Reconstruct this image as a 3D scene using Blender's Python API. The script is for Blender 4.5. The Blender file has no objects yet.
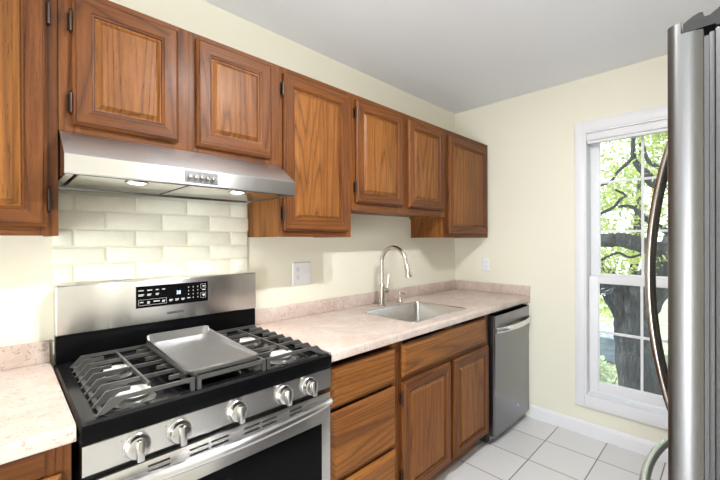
import bpy, bmesh, math, random
from mathutils import Vector, Matrix, noise
random.seed(7)
S = bpy.context.scene
COL = S.collection
PI = math.pi

# ------------------------------------------------------------------ camera
cd = bpy.data.cameras.new('camera')
cam = bpy.data.objects.new('camera', cd); COL.objects.link(cam)
cd.sensor_width = 36.0; cd.lens = 365.54 / 720 * 36.0; cd.clip_start = 0.02; cd.clip_end = 200
cd.shift_y = 1.03 / 720
_r = Vector((0.71271, -0.70145, -0.00339)); _u = Vector((0.00406, -0.00070, 0.99999)); _f = Vector((0.70144, 0.71272, -0.00235))
_m = Matrix((_r, _u, -_f)).transposed().to_4x4(); _m.translation = Vector((0, -1.7099, 1.3418))
cam.matrix_world = _m
S.camera = cam

# ------------------------------------------------------------------ world, sun, large lights, exposure
W = bpy.data.worlds.new('world'); S.world = W; W.use_nodes = True
bg = W.node_tree.nodes['Background']
bg.inputs['Color'].default_value = (0.86, 0.93, 1.0, 1); bg.inputs['Strength'].default_value = 2.6
def light(name, kind, loc, power, color=(1, 1, 1), rot=(0, 0, 0), **kw):
    d = bpy.data.lights.new(name, kind); d.energy = power; d.color = color
    for k, v in kw.items(): setattr(d, k, v)
    o = bpy.data.objects.new(name, d); COL.objects.link(o); o.location = loc; o.rotation_euler = rot
    return o
light('sun', 'SUN', (0, 0, 20), 7.0, (1, 0.95, 0.85), (math.radians(-40), math.radians(4), 0), angle=0.01)
# two bulbs of the kitchen's ceiling fixture
light('ceiling_bulb_light', 'POINT', (0.84, -1.46, 2.38), 7, (0.98, 0.98, 1.0), shadow_soft_size=0.03)
light('ceiling_bulb_light', 'POINT', (1.10, -1.46, 2.38), 7, (0.98, 0.98, 1.0), shadow_soft_size=0.03)
light('ceiling_reflector_light', 'AREA', (0.84, -1.46, 2.40), 14, (0.98, 0.98, 1.0), shape='DISK', size=0.07)
light('ceiling_reflector_light', 'AREA', (1.10, -1.46, 2.40), 14, (0.98, 0.98, 1.0), shape='DISK', size=0.07)
# added fill light in the unseen end of the room, behind the camera
light('added_fill_behind_camera', 'AREA', (-2.12, -2.03, 1.05), 92, (0.90, 0.95, 1.0), (0, math.radians(-122), math.radians(18)), shape='RECTANGLE', size=1.8, size_y=0.72)
S.view_settings.view_transform = 'Standard'; S.view_settings.look = 'None'
S.view_settings.exposure = 0.27; S.view_settings.gamma = 1.0; S.view_settings.use_curve_mapping = False

# ------------------------------------------------------------------ material helpers
def new_mat(name):
    m = bpy.data.materials.new(name); m.use_nodes = True
    nt = m.node_tree; b = nt.nodes['Principled BSDF']
    return m, nt, b
def N(nt, t, **kw):
    n = nt.nodes.new(t)
    for k, v in kw.items(): setattr(n, k, v)
    return n
def L(nt, a, b): nt.links.new(a, b)
def ramp(nt, fac, stops):
    r = N(nt, 'ShaderNodeValToRGB')
    e = r.color_ramp.elements
    while len(e) < len(stops): e.new(0.5)
    for k, (p, c) in enumerate(stops): e[k].position = p; e[k].color = (*c, 1)
    L(nt, fac, r.inputs['Fac']); return r.outputs['Color']
def coords(nt, scale=(1, 1, 1), rand=True):
    tc = N(nt, 'ShaderNodeTexCoord'); v = tc.outputs['Object']
    if rand:
        oi = N(nt, 'ShaderNodeObjectInfo')
        sc = N(nt, 'ShaderNodeVectorMath', operation='SCALE'); sc.inputs[0].default_value = (7.3, 3.1, 5.7)
        L(nt, oi.outputs['Random'], sc.inputs['Scale'])
        ad = N(nt, 'ShaderNodeVectorMath', operation='ADD'); L(nt, v, ad.inputs[0]); L(nt, sc.outputs[0], ad.inputs[1]); v = ad.outputs[0]
    mp = N(nt, 'ShaderNodeMapping'); mp.inputs['Scale'].default_value = scale
    L(nt, v, mp.inputs['Vector']); return mp.outputs['Vector']
def noise_tex(nt, vec, scale, detail=4, rough=0.55, dist=0.0):
    n = N(nt, 'ShaderNodeTexNoise'); n.inputs['Scale'].default_value = scale; n.inputs['Detail'].default_value = detail
    n.inputs['Roughness'].default_value = rough; n.inputs['Distortion'].default_value = dist
    L(nt, vec, n.inputs['Vector']); return n.outputs['Fac']
def mth(nt, op, a, b=None, c=None):
    n = N(nt, 'ShaderNodeMath', operation=op)
    for k, v in enumerate((a, b, c)):
        if v is None: continue
        if isinstance(v, (int, float)): n.inputs[k].default_value = v
        else: L(nt, v, n.inputs[k])
    return n.outputs[0]
def mixc(nt, fac, a, b, mode='MIX'):
    n = N(nt, 'ShaderNodeMix', data_type='RGBA', blend_type=mode)
    if isinstance(fac, (int, float)): n.inputs[0].default_value = fac
    else: L(nt, fac, n.inputs[0])
    for k, v in ((6, a), (7, b)):
        if isinstance(v, tuple): n.inputs[k].default_value = (*v, 1)
        else: L(nt, v, n.inputs[k])
    return n.outputs[2]
def bump(nt, b, h, strength, dist=0.002):
    n = N(nt, 'ShaderNodeBump'); n.inputs['Strength'].default_value = strength; n.inputs['Distance'].default_value = dist
    L(nt, h, n.inputs['Height']); L(nt, n.outputs[0], b.inputs['Normal'])
def plain(name, col, rough=0.5, metal=0.0, spec=None, coat=None, var=0.0, vscale=8.0):
    m, nt, b = new_mat(name)
    b.inputs['Roughness'].default_value = rough; b.inputs['Metallic'].default_value = metal
    if spec is not None: b.inputs['Specular IOR Level'].default_value = spec
    if coat: b.inputs['Coat Weight'].default_value = coat; b.inputs['Coat Roughness'].default_value = 0.05
    v = coords(nt); n = noise_tex(nt, v, vscale, 5)
    lo = tuple(c * (1 - var) for c in col); hi = tuple(min(1, c * (1 + var)) for c in col)
    L(nt, ramp(nt, n, [(0.3, lo), (0.7, hi)]), b.inputs['Base Color'])
    return m
def glow(name, col, strength):
    m, nt, b = new_mat(name)
    b.inputs['Base Color'].default_value = (*col, 1); b.inputs['Emission Color'].default_value = (*col, 1); b.inputs['Emission Strength'].default_value = strength
    return m
def wood(name, axis, dark=(0.050, 0.016, 0.004), mid=(0.155, 0.050, 0.0105), light_=(0.315, 0.122, 0.026), gloss=0.45):
    m, nt, b = new_mat(name)
    s = [1, 1, 1]; s[axis] = 0.055
    v = coords(nt, tuple(s))
    n1 = noise_tex(nt, v, 4.2, 2, 0.45, 0.15)                      # broad cathedral figure
    rings = mth(nt, 'PINGPONG', mth(nt, 'MULTIPLY', n1, 56.0), 1.0)
    rings = mth(nt, 'POWER', rings, 3.2)
    n2 = noise_tex(nt, v, 105, 6, 0.68)                             # fibres
    n3 = noise_tex(nt, v, 210, 3, 0.7)                             # pores
    n4 = noise_tex(nt, v, 2.5, 2, 0.5)                             # slow tone change
    base = ramp(nt, mth(nt, 'MULTIPLY_ADD', n2, 0.55, mth(nt, 'MULTIPLY', n4, 0.45)), [(0.37, mid), (0.62, light_)])
    c = mixc(nt, mth(nt, 'MULTIPLY', rings, mth(nt, 'MULTIPLY_ADD', n2, 1.15, 0.03)), base, dark)
    pore = mth(nt, 'GREATER_THAN', n3, 0.60)
    c = mixc(nt, mth(nt, 'MULTIPLY', pore, mth(nt, 'MULTIPLY_ADD', rings, 0.4, 0.38)), c, dark)
    L(nt, c, b.inputs['Base Color'])
    b.inputs['Roughness'].default_value = gloss; b.inputs['Coat Weight'].default_value = 0.06; b.inputs['Coat Roughness'].default_value = 0.25
    b.inputs['Specular IOR Level'].default_value = 0.22
    bump(nt, b, mth(nt, 'ADD', n2, n3), 0.35, 0.001)
    return m
def steel(name, col=(0.67, 0.66, 0.655), rough=0.26, aniso=0.88, tangent=(0, 0, 1), axis=0):
    m, nt, b = new_mat(name)
    s = [140, 140, 140]; s[axis] = 1.2
    v = coords(nt, tuple(s)); n = noise_tex(nt, v, 3.0, 2, 0.5)
    L(nt, ramp(nt, n, [(0.25, tuple(c * 0.985 for c in col)), (0.75, col)]), b.inputs['Base Color'])
    L(nt, mth(nt, 'MULTIPLY_ADD', n, 0.02, rough - 0.01), b.inputs['Roughness'])
    b.inputs['Metallic'].default_value = 1.0; b.inputs['Anisotropic'].default_value = aniso
    t = N(nt, 'ShaderNodeCombineXYZ')
    for k in range(3): t.inputs[k].default_value = tangent[k]
    L(nt, t.outputs[0], b.inputs['Tangent'])
    return m
def wall_paint(name, col, bump_s=0.08):
    m, nt, b = new_mat(name)
    v = coords(nt, rand=False); n = noise_tex(nt, v, 1.7, 3)
    L(nt, ramp(nt, n, [(0.3, tuple(c * 0.975 for c in col)), (0.7, col)]), b.inputs['Base Color'])
    b.inputs['Roughness'].default_value = 0.62
    bump(nt, b, noise_tex(nt, v, 220, 3), bump_s, 0.001)
    return m

M = {}
M['wood_x'] = wood('oak_grain_sideways', 0); M['wood_y'] = wood('oak_grain_deep', 1); M['wood_z'] = wood('oak_grain_upright', 2)
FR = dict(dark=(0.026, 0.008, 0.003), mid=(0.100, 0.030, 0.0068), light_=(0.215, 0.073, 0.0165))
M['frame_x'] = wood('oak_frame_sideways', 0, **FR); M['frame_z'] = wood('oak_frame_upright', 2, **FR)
M['wall'] = wall_paint('cream_wall_paint', (0.81, 0.78, 0.65))
M['ceiling'] = wall_paint('white_ceiling_paint', (0.86, 0.88, 0.92))
M['white'] = plain('white_gloss_trim', (0.79, 0.79, 0.81), 0.35, var=0.01)
M['plastic'] = plain('white_plastic', (0.82, 0.82, 0.84), 0.3, var=0.01)
M['steel'] = steel('brushed_steel')
M['steel_v'] = steel('brushed_steel_upright', (0.185, 0.183, 0.183), 0.36, 0.8, (0, 0, 1), 2)
M['steel_dark'] = steel('brushed_dark_steel', (0.25, 0.25, 0.26), 0.3, 0.6)
M['sink'] = steel('sink_steel', (0.60, 0.58, 0.56), 0.26, 0.3)
M['nickel'] = plain('brushed_nickel', (0.62, 0.58, 0.53), 0.24, 1.0, var=0.03)
M['chrome'] = plain('satin_chrome', (0.75, 0.74, 0.73), 0.2, 1.0, var=0.02)
M['black'] = plain('black_enamel', (0.004, 0.004, 0.0045), 0.10, spec=0.05, var=0.1)
M['rim'] = plain('grey_glossy_enamel', (0.010, 0.010, 0.011), 0.13, spec=0.28, var=0.1)
M['dark'] = plain('dark_gap', (0.012, 0.011, 0.010), 0.6, var=0.1)
M['iron'] = plain('cast_iron', (0.060, 0.058, 0.056), 0.36, spec=0.8, var=0.15, vscale=40)
M['griddle'] = plain('griddle_coating', (0.27, 0.268, 0.266), 0.28, 0.7, var=0.05, vscale=20)
M['cap'] = plain('pale_burner_cap', (0.86, 0.85, 0.83), 0.22, 0.1, var=0.04)
M['burner'] = plain('burner_alloy', (0.42, 0.41, 0.40), 0.3, 0.9, var=0.06)
M['bronze'] = plain('dark_bronze', (0.045, 0.032, 0.025), 0.35, 0.8, var=0.1)
M['mark'] = plain('pale_print', (0.62, 0.62, 0.64), 0.5, var=0.01)
M['knob'] = plain('knob_metal', (0.55, 0.54, 0.53), 0.24, 1.0, var=0.02)
M['logo'] = plain('grey_print', (0.05, 0.05, 0.055), 0.4, var=0.02)
M['digit'] = glow('clock_glow', (0.50, 0.62, 1.0), 1.3)
M['lamp'] = glow('hood_lamp_glow', (1.0, 0.95, 0.86), 14.0)
M['bulb'] = glow('bulb_glow', (1.0, 0.93, 0.84), 6.0)
M['fridge_side'] = plain('grey_pebbled_enamel', (0.075, 0.075, 0.078), 0.5, 0.0, var=0.08, vscale=300)
M['fridge_dark'] = plain('charcoal_plastic', (0.010, 0.0095, 0.009), 0.5, var=0.05)
M['gasket'] = plain('grey_gasket', (0.10, 0.10, 0.10), 0.6, var=0.05)
M['handle'] = steel('bronze_steel', (0.42, 0.38, 0.35), 0.22, 0.2)

def stone():
    m, nt, b = new_mat('beige_speckled_laminate')
    v = coords(nt, rand=False)
    cloud = noise_tex(nt, v, 9, 6, 0.6, 0.6)
    c = ramp(nt, cloud, [(0.30, (0.50, 0.385, 0.325)), (0.52, (0.60, 0.495, 0.435)), (0.72, (0.67, 0.58, 0.525))])
    f1 = noise_tex(nt, v, 75, 4, 0.7)
    c = mixc(nt, mth(nt, 'MULTIPLY', mth(nt, 'GREATER_THAN', f1, 0.61), 0.55), c, (0.24, 0.13, 0.09))
    f2 = noise_tex(nt, v, 130, 3, 0.6)
    c = mixc(nt, mth(nt, 'MULTIPLY', mth(nt, 'LESS_THAN', f2, 0.34), 0.5), c, (0.85, 0.78, 0.70))
    f3 = noise_tex(nt, v, 33, 5, 0.7)
    c = mixc(nt, mth(nt, 'MULTIPLY', mth(nt, 'GREATER_THAN', f3, 0.63), 0.45), c, (0.36, 0.22, 0.16))
    L(nt, c, b.inputs['Base Color']); b.inputs['Roughness'].default_value = 0.34
    return m
M['stone'] = stone()
def tiles():
    m, nt, b = new_mat('white_floor_tile')
    tc = N(nt, 'ShaderNodeTexCoord'); sp = N(nt, 'ShaderNodeSeparateXYZ'); L(nt, tc.outputs['Object'], sp.inputs[0])
    T = 0.2966
    def cell(s, o):
        q = mth(nt, 'DIVIDE', mth(nt, 'SUBTRACT', s, o), T); fr = mth(nt, 'FRACT', q)
        d = mth(nt, 'MINIMUM', fr, mth(nt, 'SUBTRACT', 1.0, fr)); return mth(nt, 'FLOOR', q), d
    ix, dx = cell(sp.outputs[0], 2.5868 - 40 * T); iy, dy = cell(sp.outputs[1], -0.8378 - 40 * T)
    d = mth(nt, 'MULTIPLY', mth(nt, 'MINIMUM', dx, dy), T)
    wn = N(nt, 'ShaderNodeTexWhiteNoise'); cb = N(nt, 'ShaderNodeCombineXYZ'); L(nt, ix, cb.inputs[0]); L(nt, iy, cb.inputs[1]); L(nt, cb.outputs[0], wn.inputs['Vector'])
    tone = ramp(nt, wn.outputs['Value'], [(0.0, (0.68, 0.675, 0.665)), (1.0, (0.73, 0.725, 0.715))])
    tone = mixc(nt, mth(nt, 'MULTIPLY', noise_tex(nt, tc.outputs['Object'], 6, 6), 0.12), tone, (0.60, 0.595, 0.59))
    g = mth(nt, 'LESS_THAN', d, 0.0028)
    L(nt, mixc(nt, g, tone, (0.20, 0.175, 0.15)), b.inputs['Base Color'])
    L(nt, mth(nt, 'MULTIPLY_ADD', g, 0.5, 0.22), b.inputs['Roughness'])
    sm = N(nt, 'ShaderNodeMapRange', interpolation_type='SMOOTHSTEP'); sm.inputs['From Min'].default_value = 0.0015; sm.inputs['From Max'].default_value = 0.007
    L(nt, d, sm.inputs['Value']); bump(nt, b, sm.outputs[0], 0.5, 0.002)
    return m
M['tile'] = tiles()
def brick_paint():
    m, nt, b = new_mat('cream_painted_brick')
    v = coords(nt, rand=False)
    n = noise_tex(nt, v, 25, 5)
    L(nt, ramp(nt, n, [(0.3, (0.81, 0.795, 0.68)), (0.7, (0.87, 0.855, 0.74))]), b.inputs['Base Color'])
    b.inputs['Roughness'].default_value = 0.42
    bump(nt, b, mth(nt, 'ADD', noise_tex(nt, v, 60, 4), noise_tex(nt, v, 240, 3)), 0.35, 0.003)
    return m
M['brick'] = brick_paint()
def glass():
    m = bpy.data.materials.new('window_glass'); m.use_nodes = True; nt = m.node_tree; nt.nodes.clear()
    o = N(nt, 'ShaderNodeOutputMaterial'); mx = N(nt, 'ShaderNodeMixShader'); t = N(nt, 'ShaderNodeBsdfTransparent'); g = N(nt, 'ShaderNodeBsdfGlossy')
    g.inputs['Roughness'].default_value = 0.0; fr = N(nt, 'ShaderNodeFresnel'); fr.inputs['IOR'].default_value = 1.45
    t.inputs['Color'].default_value = (0.95, 0.97, 0.97, 1)
    L(nt, fr.outputs[0], mx.inputs[0]); L(nt, t.outputs[0], mx.inputs[1]); L(nt, g.outputs[0], mx.inputs[2]); L(nt, mx.outputs[0], o.inputs[0])
    return m
M['glass'] = glass()
def leaf(name, c1, c2):
    m, nt, b = new_mat(name)
    v = coords(nt); n = noise_tex(nt, v, 4.0, 4)
    col = ramp(nt, n, [(0.3, c1), (0.7, c2)]); L(nt, col, b.inputs['Base Color']); b.inputs['Roughness'].default_value = 0.5
    tr = N(nt, 'ShaderNodeBsdfTranslucent'); L(nt, col, tr.inputs['Color'])
    mx = N(nt, 'ShaderNodeMixShader'); mx.inputs[0].default_value = 0.5
    L(nt, b.outputs[0], mx.inputs[1]); L(nt, tr.outputs[0], mx.inputs[2]); L(nt, mx.outputs[0], nt.nodes['Material Output'].inputs[0])
    return m
M['leaf'] = leaf('tree_leaf', (0.16, 0.24, 0.07), (0.62, 0.68, 0.24))
M['leaf2'] = leaf('shrub_leaf', (0.20, 0.30, 0.16), (0.60, 0.66, 0.44))
def bark():
    m, nt, b = new_mat('grey_bark')
    v = coords(nt, (1, 1, 0.22)); n = noise_tex(nt, v, 26, 6, 0.65, 0.6)
    L(nt, ramp(nt, n, [(0.35, (0.006, 0.007, 0.008)), (0.55, (0.022, 0.025, 0.028)), (0.75, (0.10, 0.105, 0.11))]), b.inputs['Base Color'])
    b.inputs['Roughness'].default_value = 0.85; bump(nt, b, n, 0.9, 0.03); return m
M['bark'] = bark()
M['lawn'] = plain('lawn_ground', (0.22, 0.25, 0.17), 0.9, var=0.35, vscale=3)
M['siding'] = plain('pale_blue_siding', (0.22, 0.27, 0.34), 0.7, var=0.04)
M['paleplaster'] = plain('next_room_paint', (0.82, 0.80, 0.74), 0.7, var=0.01)

# ------------------------------------------------------------------ mesh helpers
def quadbox(bm, x0, x1, y0, y1, z0, z1, mi=0, bevel=0.0, seg=2):
    vs = [bm.verts.new((x, y, z)) for z in (z0, z1) for x, y in ((x0, y0), (x1, y0), (x1, y1), (x0, y1))]
    fs = [bm.faces.new([vs[i] for i in q]) for q in ((3, 2, 1, 0), (4, 5, 6, 7), (0, 1, 5, 4), (1, 2, 6, 5), (2, 3, 7, 6), (3, 0, 4, 7))]
    for f in fs: f.material_index = mi
    if bevel:
        es = list({e for f in fs for e in f.edges})
        r = bmesh.ops.bevel(bm, geom=es, offset=bevel, segments=seg, affect='EDGES', profile=0.5)
        for f in r['faces']: f.material_index = mi
def prism(bm, poly, axis, a0, a1, mi=0):
    """poly: 2D points in the two other axes (in xyz order), swept along axis."""
    def pt(p, a):
        q = list(p); q.insert(axis, a); return q
    A = [bm.verts.new(pt(p, a0)) for p in poly]; B = [bm.verts.new(pt(p, a1)) for p in poly]; n = len(poly)
    fs = [bm.faces.new(A[::-1]), bm.faces.new(B)]
    for i in range(n): fs.append(bm.faces.new((A[i], A[(i + 1) % n], B[(i + 1) % n], B[i])))
    for f in fs: f.material_index = mi
def tube(bm, pts, rad, seg=12, mi=0, caps=True, flat=1.0):
    pts = [Vector(p) for p in pts]; n = len(pts)
    rads = rad if isinstance(rad, (list, tuple)) else [rad] * n
    up = None; rings = []
    for i, p in enumerate(pts):
        t = (pts[min(i + 1, n - 1)] - pts[max(i - 1, 0)]).normalized()
        if up is None:
            a = Vector((0, 0, 1)) if abs(t.z) < 0.9 else Vector((0, 1, 0))
            up = (a - t * a.dot(t)).normalized()
        else: up = (up - t * up.dot(t)).normalized()
        s = t.cross(up)
        rings.append([bm.verts.new(p + (up * math.cos(2 * PI * k / seg) * flat + s * math.sin(2 * PI * k / seg)) * rads[i]) for k in range(seg)])
    fs = []
    for a, b in zip(rings, rings[1:]):
        for k in range(seg): fs.append(bm.faces.new((a[k], a[(k + 1) % seg], b[(k + 1) % seg], b[k])))
    if caps: fs.append(bm.faces.new(rings[0][::-1])); fs.append(bm.faces.new(rings[-1]))
    for f in fs: f.material_index = mi
def lathe(bm, prof, center=(0, 0, 0), axis=2, seg=24, mi=0):
    """prof: (radius, height) pairs along axis."""
    c = Vector(center); rings = []
    def mk(r, h, k):
        a = 2 * PI * k / seg; p = [r * math.cos(a), r * math.sin(a)]; p.insert(axis, h); return bm.verts.new(c + Vector(p))
    for r, h in prof:
        rings.append([mk(0, h, 0)] if r < 1e-6 else [mk(r, h, k) for k in range(seg)])
    fs = []
    for a, b in zip(rings, rings[1:]):
        for k in range(seg):
            k2 = (k + 1) % seg
            if len(a) == 1 and len(b) == 1: continue
            if len(a) == 1: fs.append(bm.faces.new((a[0], b[k2], b[k])))
            elif len(b) == 1: fs.append(bm.faces.new((a[k], a[k2], b[0])))
            else: fs.append(bm.faces.new((a[k], a[k2], b[k2], b[k])))
    for f in fs: f.material_index = mi
def bar(bm, p0, p1, w, h, mi=0):
    """square-section bar between two points, w across, h tall."""
    p0 = Vector(p0); p1 = Vector(p1); t = (p1 - p0).normalized()
    a = Vector((0, 0, 1)) if abs(t.z) < 0.9 else Vector((0, 1, 0))
    u = (a - t * a.dot(t)).normalized() * h / 2; s = t.cross(u).normalized() * w / 2
    vs = [bm.verts.new(p + q) for p in (p0, p1) for q in (-u - s, -u + s, u + s, u - s)]
    for q in ((3, 2, 1, 0), (4, 5, 6, 7), (0, 1, 5, 4), (1, 2, 6, 5), (2, 3, 7, 6), (3, 0, 4, 7)):
        bm.faces.new([vs[i] for i in q]).material_index = mi
def to_mesh(name, bm, mats, off=Vector((0, 0, 0)), smooth=35):
    bmesh.ops.recalc_face_normals(bm, faces=bm.faces[:])
    for v in bm.verts: v.co -= off
    me = bpy.data.meshes.new(name); bm.to_mesh(me); bm.free()
    for m in (mats if isinstance(mats, (list, tuple)) else [mats]): me.materials.append(M[m] if isinstance(m, str) else m)
    if smooth:
        me.polygons.foreach_set('use_smooth', [True] * len(me.polygons)); me.set_sharp_from_angle(angle=math.radians(smooth))
    return me
def root_loc(o):
    while o.parent: o = o.parent
    return o.location.copy()
def obj(name, bm, mats, parent=None, smooth=35):
    off = root_loc(parent) if parent else Vector((0, 0, 0))
    o = bpy.data.objects.new(name, to_mesh(name, bm, mats, off, smooth)); COL.objects.link(o)
    if parent: o.parent = parent
    return o
def tag(o, label, cat, group=None):
    o['label'] = label; o['category'] = cat
    if group: o['group'] = group
    return o
def thing(name, loc, label, cat, group=None):
    o = bpy.data.objects.new(name, None); COL.objects.link(o); o.location = loc; o.empty_display_size = 0.1
    return tag(o, label, cat, group)
def struct(name, bm, mats, smooth=0):
    o = obj(name, bm, mats, None, smooth); o['kind'] = 'structure'; return o
def box_obj(name, b, mats, parent=None, bevel=0.0, seg=2):
    bm = bmesh.new(); quadbox(bm, *b, bevel=bevel, seg=seg); return obj(name, bm, mats, parent)
def text_obj(name, body, size, loc, mat, parent, extrude=0.0004, align='CENTER', sx=1.0, bold=0.0):
    cu = bpy.data.curves.new(name, 'FONT'); cu.body = body; cu.size = size; cu.extrude = extrude; cu.align_x = align; cu.align_y = 'CENTER'; cu.offset = bold
    t = bpy.data.objects.new(name + '_tmp', cu); COL.objects.link(t)
    dg = bpy.context.evaluated_depsgraph_get(); me = bpy.data.meshes.new_from_object(t.evaluated_get(dg))
    bpy.data.objects.remove(t)
    me.materials.clear(); me.materials.append(M[mat])
    o = bpy.data.objects.new(name, me); COL.objects.link(o); o.parent = parent
    o.rotation_euler = (PI / 2, 0, 0); o.location = Vector(loc) - root_loc(parent); o.scale = (sx, 1, 1)
    return o

# ------------------------------------------------------------------ the room
XW, YR, XN, ZC = 2.859, -2.45, -2.25, 2.4495
TH = 0.14
bm = bmesh.new(); quadbox(bm, XN - TH, XW + TH, YR - TH, TH, -0.08, 0.0); struct('floor', bm, 'tile')
bm = bmesh.new(); quadbox(bm, XN - TH, XW + TH, YR - TH, TH, ZC, ZC + 0.12); struct('ceiling', bm, 'ceiling')
bm = bmesh.new(); quadbox(bm, XN - TH, XW + TH, 0.0, TH, 0.0, ZC); struct('wall_left', bm, 'wall')
bm = bmesh.new(); quadbox(bm, XN - TH, XW + TH, YR - TH, YR, 0.0, ZC); struct('wall_right', bm, 'wall')
bm = bmesh.new(); quadbox(bm, XN - TH, XN, YR, 0.0, 0.0, ZC); struct('wall_near', bm, 'paleplaster')
# the window wall with its opening
OY0, OY1, OZ0, OZ1 = -1.845, -1.005, 0.272, 2.075
bm = bmesh.new()
for b in ((OY1, 0.0, 0, ZC), (YR, OY0, 0, ZC), (OY0, OY1, 0, OZ0), (OY0, OY1, OZ1, ZC)): quadbox(bm, XW, XW + TH, *b)
struct('wall_back', bm, 'wall')
bm = bmesh.new()
prism(bm, [(XW, 0.0), (XW - 0.014, 0.0), (XW - 0.014, 0.075), (XW - 0.009, 0.09), (XW, 0.095)], 1, YR + 0.001, -0.645)
struct('baseboard_back', bm, 'white')

# window_1: casing > sashes with muntins, sill, glass
win = bpy.data.objects.new('window_1', None); COL.objects.link(win); win.location = (XW, (OY0 + OY1) / 2, OZ0); win['kind'] = 'structure'
bm = bmesh.new()
cw = 0.058
for b in ((OY1, OY1 + cw, OZ0 - 0.072, OZ1 + cw + 0.012), (OY0 - cw, OY0, OZ0 - 0.072, OZ1 + cw + 0.012), (OY0, OY1, OZ1, OZ1 + cw + 0.012), (OY0, OY1, OZ0 - 0.072, OZ0)):
    quadbox(bm, XW - 0.018, XW - 0.001, *b, bevel=0.003)
obj('casing', bm, 'white', win)
bm = bmesh.new()   # jamb lining, head and stool
jt = 0.012
quadbox(bm, XW - 0.016, XW + TH, OY1 - jt, OY1 - 0.0005, OZ0, OZ1); quadbox(bm, XW - 0.016, XW + TH, OY0 + 0.0005, OY0 + jt, OZ0, OZ1)
quadbox(bm, XW - 0.016, XW + TH, OY0 + jt, OY1 - jt, OZ1 - jt, OZ1 - 0.0005)
prism(bm, [(XW - 0.017, OZ0 - 0.004), (XW + TH, OZ0 - 0.004), (XW + TH, OZ0 + 0.03), (XW + 0.035, OZ0 + 0.012), (XW - 0.017, OZ0 + 0.008)], 1, OY0 + jt, OY1 - jt)
obj('jamb_lining', bm, 'white', win)
def sash(name, x, z0, z1, rows, zs):
    y0, y1 = OY0 + jt + 0.002, OY1 - jt - 0.002; st = 0.056
    bm = bmesh.new(); d = 0.034
    quadbox(bm, x, x + d, y1 - st, y1, z0, z1, bevel=0.003); quadbox(bm, x, x + d, y0, y0 + st, z0, z1, bevel=0.003)
    quadbox(bm, x, x + d, y0 + st, y1 - st, z0, z0 + zs[0], bevel=0.003); quadbox(bm, x, x + d, y0 + st, y1 - st, z1 - zs[1], z1, bevel=0.003)
    s = obj(name, bm, 'white', win)
    bm = bmesh.new()
    gy = (y1 - y0 - 2 * st) / 3
    for k in (1, 2): quadbox(bm, x + 0.012, x + 0.026, y0 + st + gy * k - 0.0065, y0 + st + gy * k + 0.0065, z0 + zs[0], z1 - zs[1])
    for z in rows: quadbox(bm, x + 0.0122, x + 0.0258, y0 + st, y1 - st, z - 0.0075, z + 0.0075)
    obj('muntin_grid', bm, 'white', s)
    bm = bmesh.new(); quadbox(bm, x + 0.017, x + 0.021, y0 + st - 0.004, y1 - st + 0.004, z0 + zs[0] - 0.004, z1 - zs[1] + 0.004)
    obj('pane', bm, 'glass', s)
sash('upper_sash', XW + 0.078, 1.045, 2.06, (1.732, 1.395), (0.062, 0.04))
sash('lower_sash', XW + 0.042, 0.302, 1.092, (0.711,), (0.066, 0.05))
# raised blind headrail under the head casing
bl = thing('window_blind', (XW + 0.01, (OY0 + OY1) / 2, 2.0), 'white blind raised into its headrail across the top of the window', 'window blind')
box_obj('headrail', (XW - 0.012, XW + 0.036, OY0 + jt + 0.001, OY1 - jt - 0.001, 2.012, OZ1 - jt - 0.002), 'white', bl, 0.003)
box_obj('bottom_rail', (XW - 0.004, XW + 0.032, OY0 + jt + 0.004, OY1 - jt - 0.004, 1.992, 2.011), 'white', bl, 0.002)

# ------------------------------------------------------------------ painted brick behind the range
bm = bmesh.new(); x0, x1 = 0.131, 0.884
quadbox(bm, x0 + 0.004, x1 - 0.004, -0.0075, -0.0005, 0.93, 1.526)
zrows = [0.935, 0.990, 1.052, 1.119, 1.186, 1.256, 1.3205, 1.386, 1.456, 1.522]
for r in range(len(zrows) - 1):
    off = 0.1925 if (len(zrows) - r) % 2 == 0 else 0.2915
    xs = [x0] + [off + 0.2 * k for k in range(5) if x0 + 0.02 < off + 0.2 * k < x1 - 0.02] + [x1]
    for a, b in zip(xs, xs[1:]):
        ja = 0.0 if a > x0 else random.uniform(-0.006, 0.004); jb = 0.0 if b < x1 else random.uniform(-0.004, 0.005)
        t = random.uniform(-0.0015, 0.0015)
        quadbox(bm, a + 0.0038 + ja, b - 0.0038 + jb, -0.014 + t, -0.007, zrows[r] + 0.0038, zrows[r + 1] - 0.0038, bevel=0.003, seg=2)
for v in bm.verts:
    n = noise.noise_vector(v.co * 37) * 0.0016
    if v.co.y < -0.006: v.co += Vector((n.x, n.y * 0.6, n.z))
br = obj('brick_backsplash', bm, 'brick', None); tag(br, 'cream painted brick backsplash between the range and the hood', 'backsplash')

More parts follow.
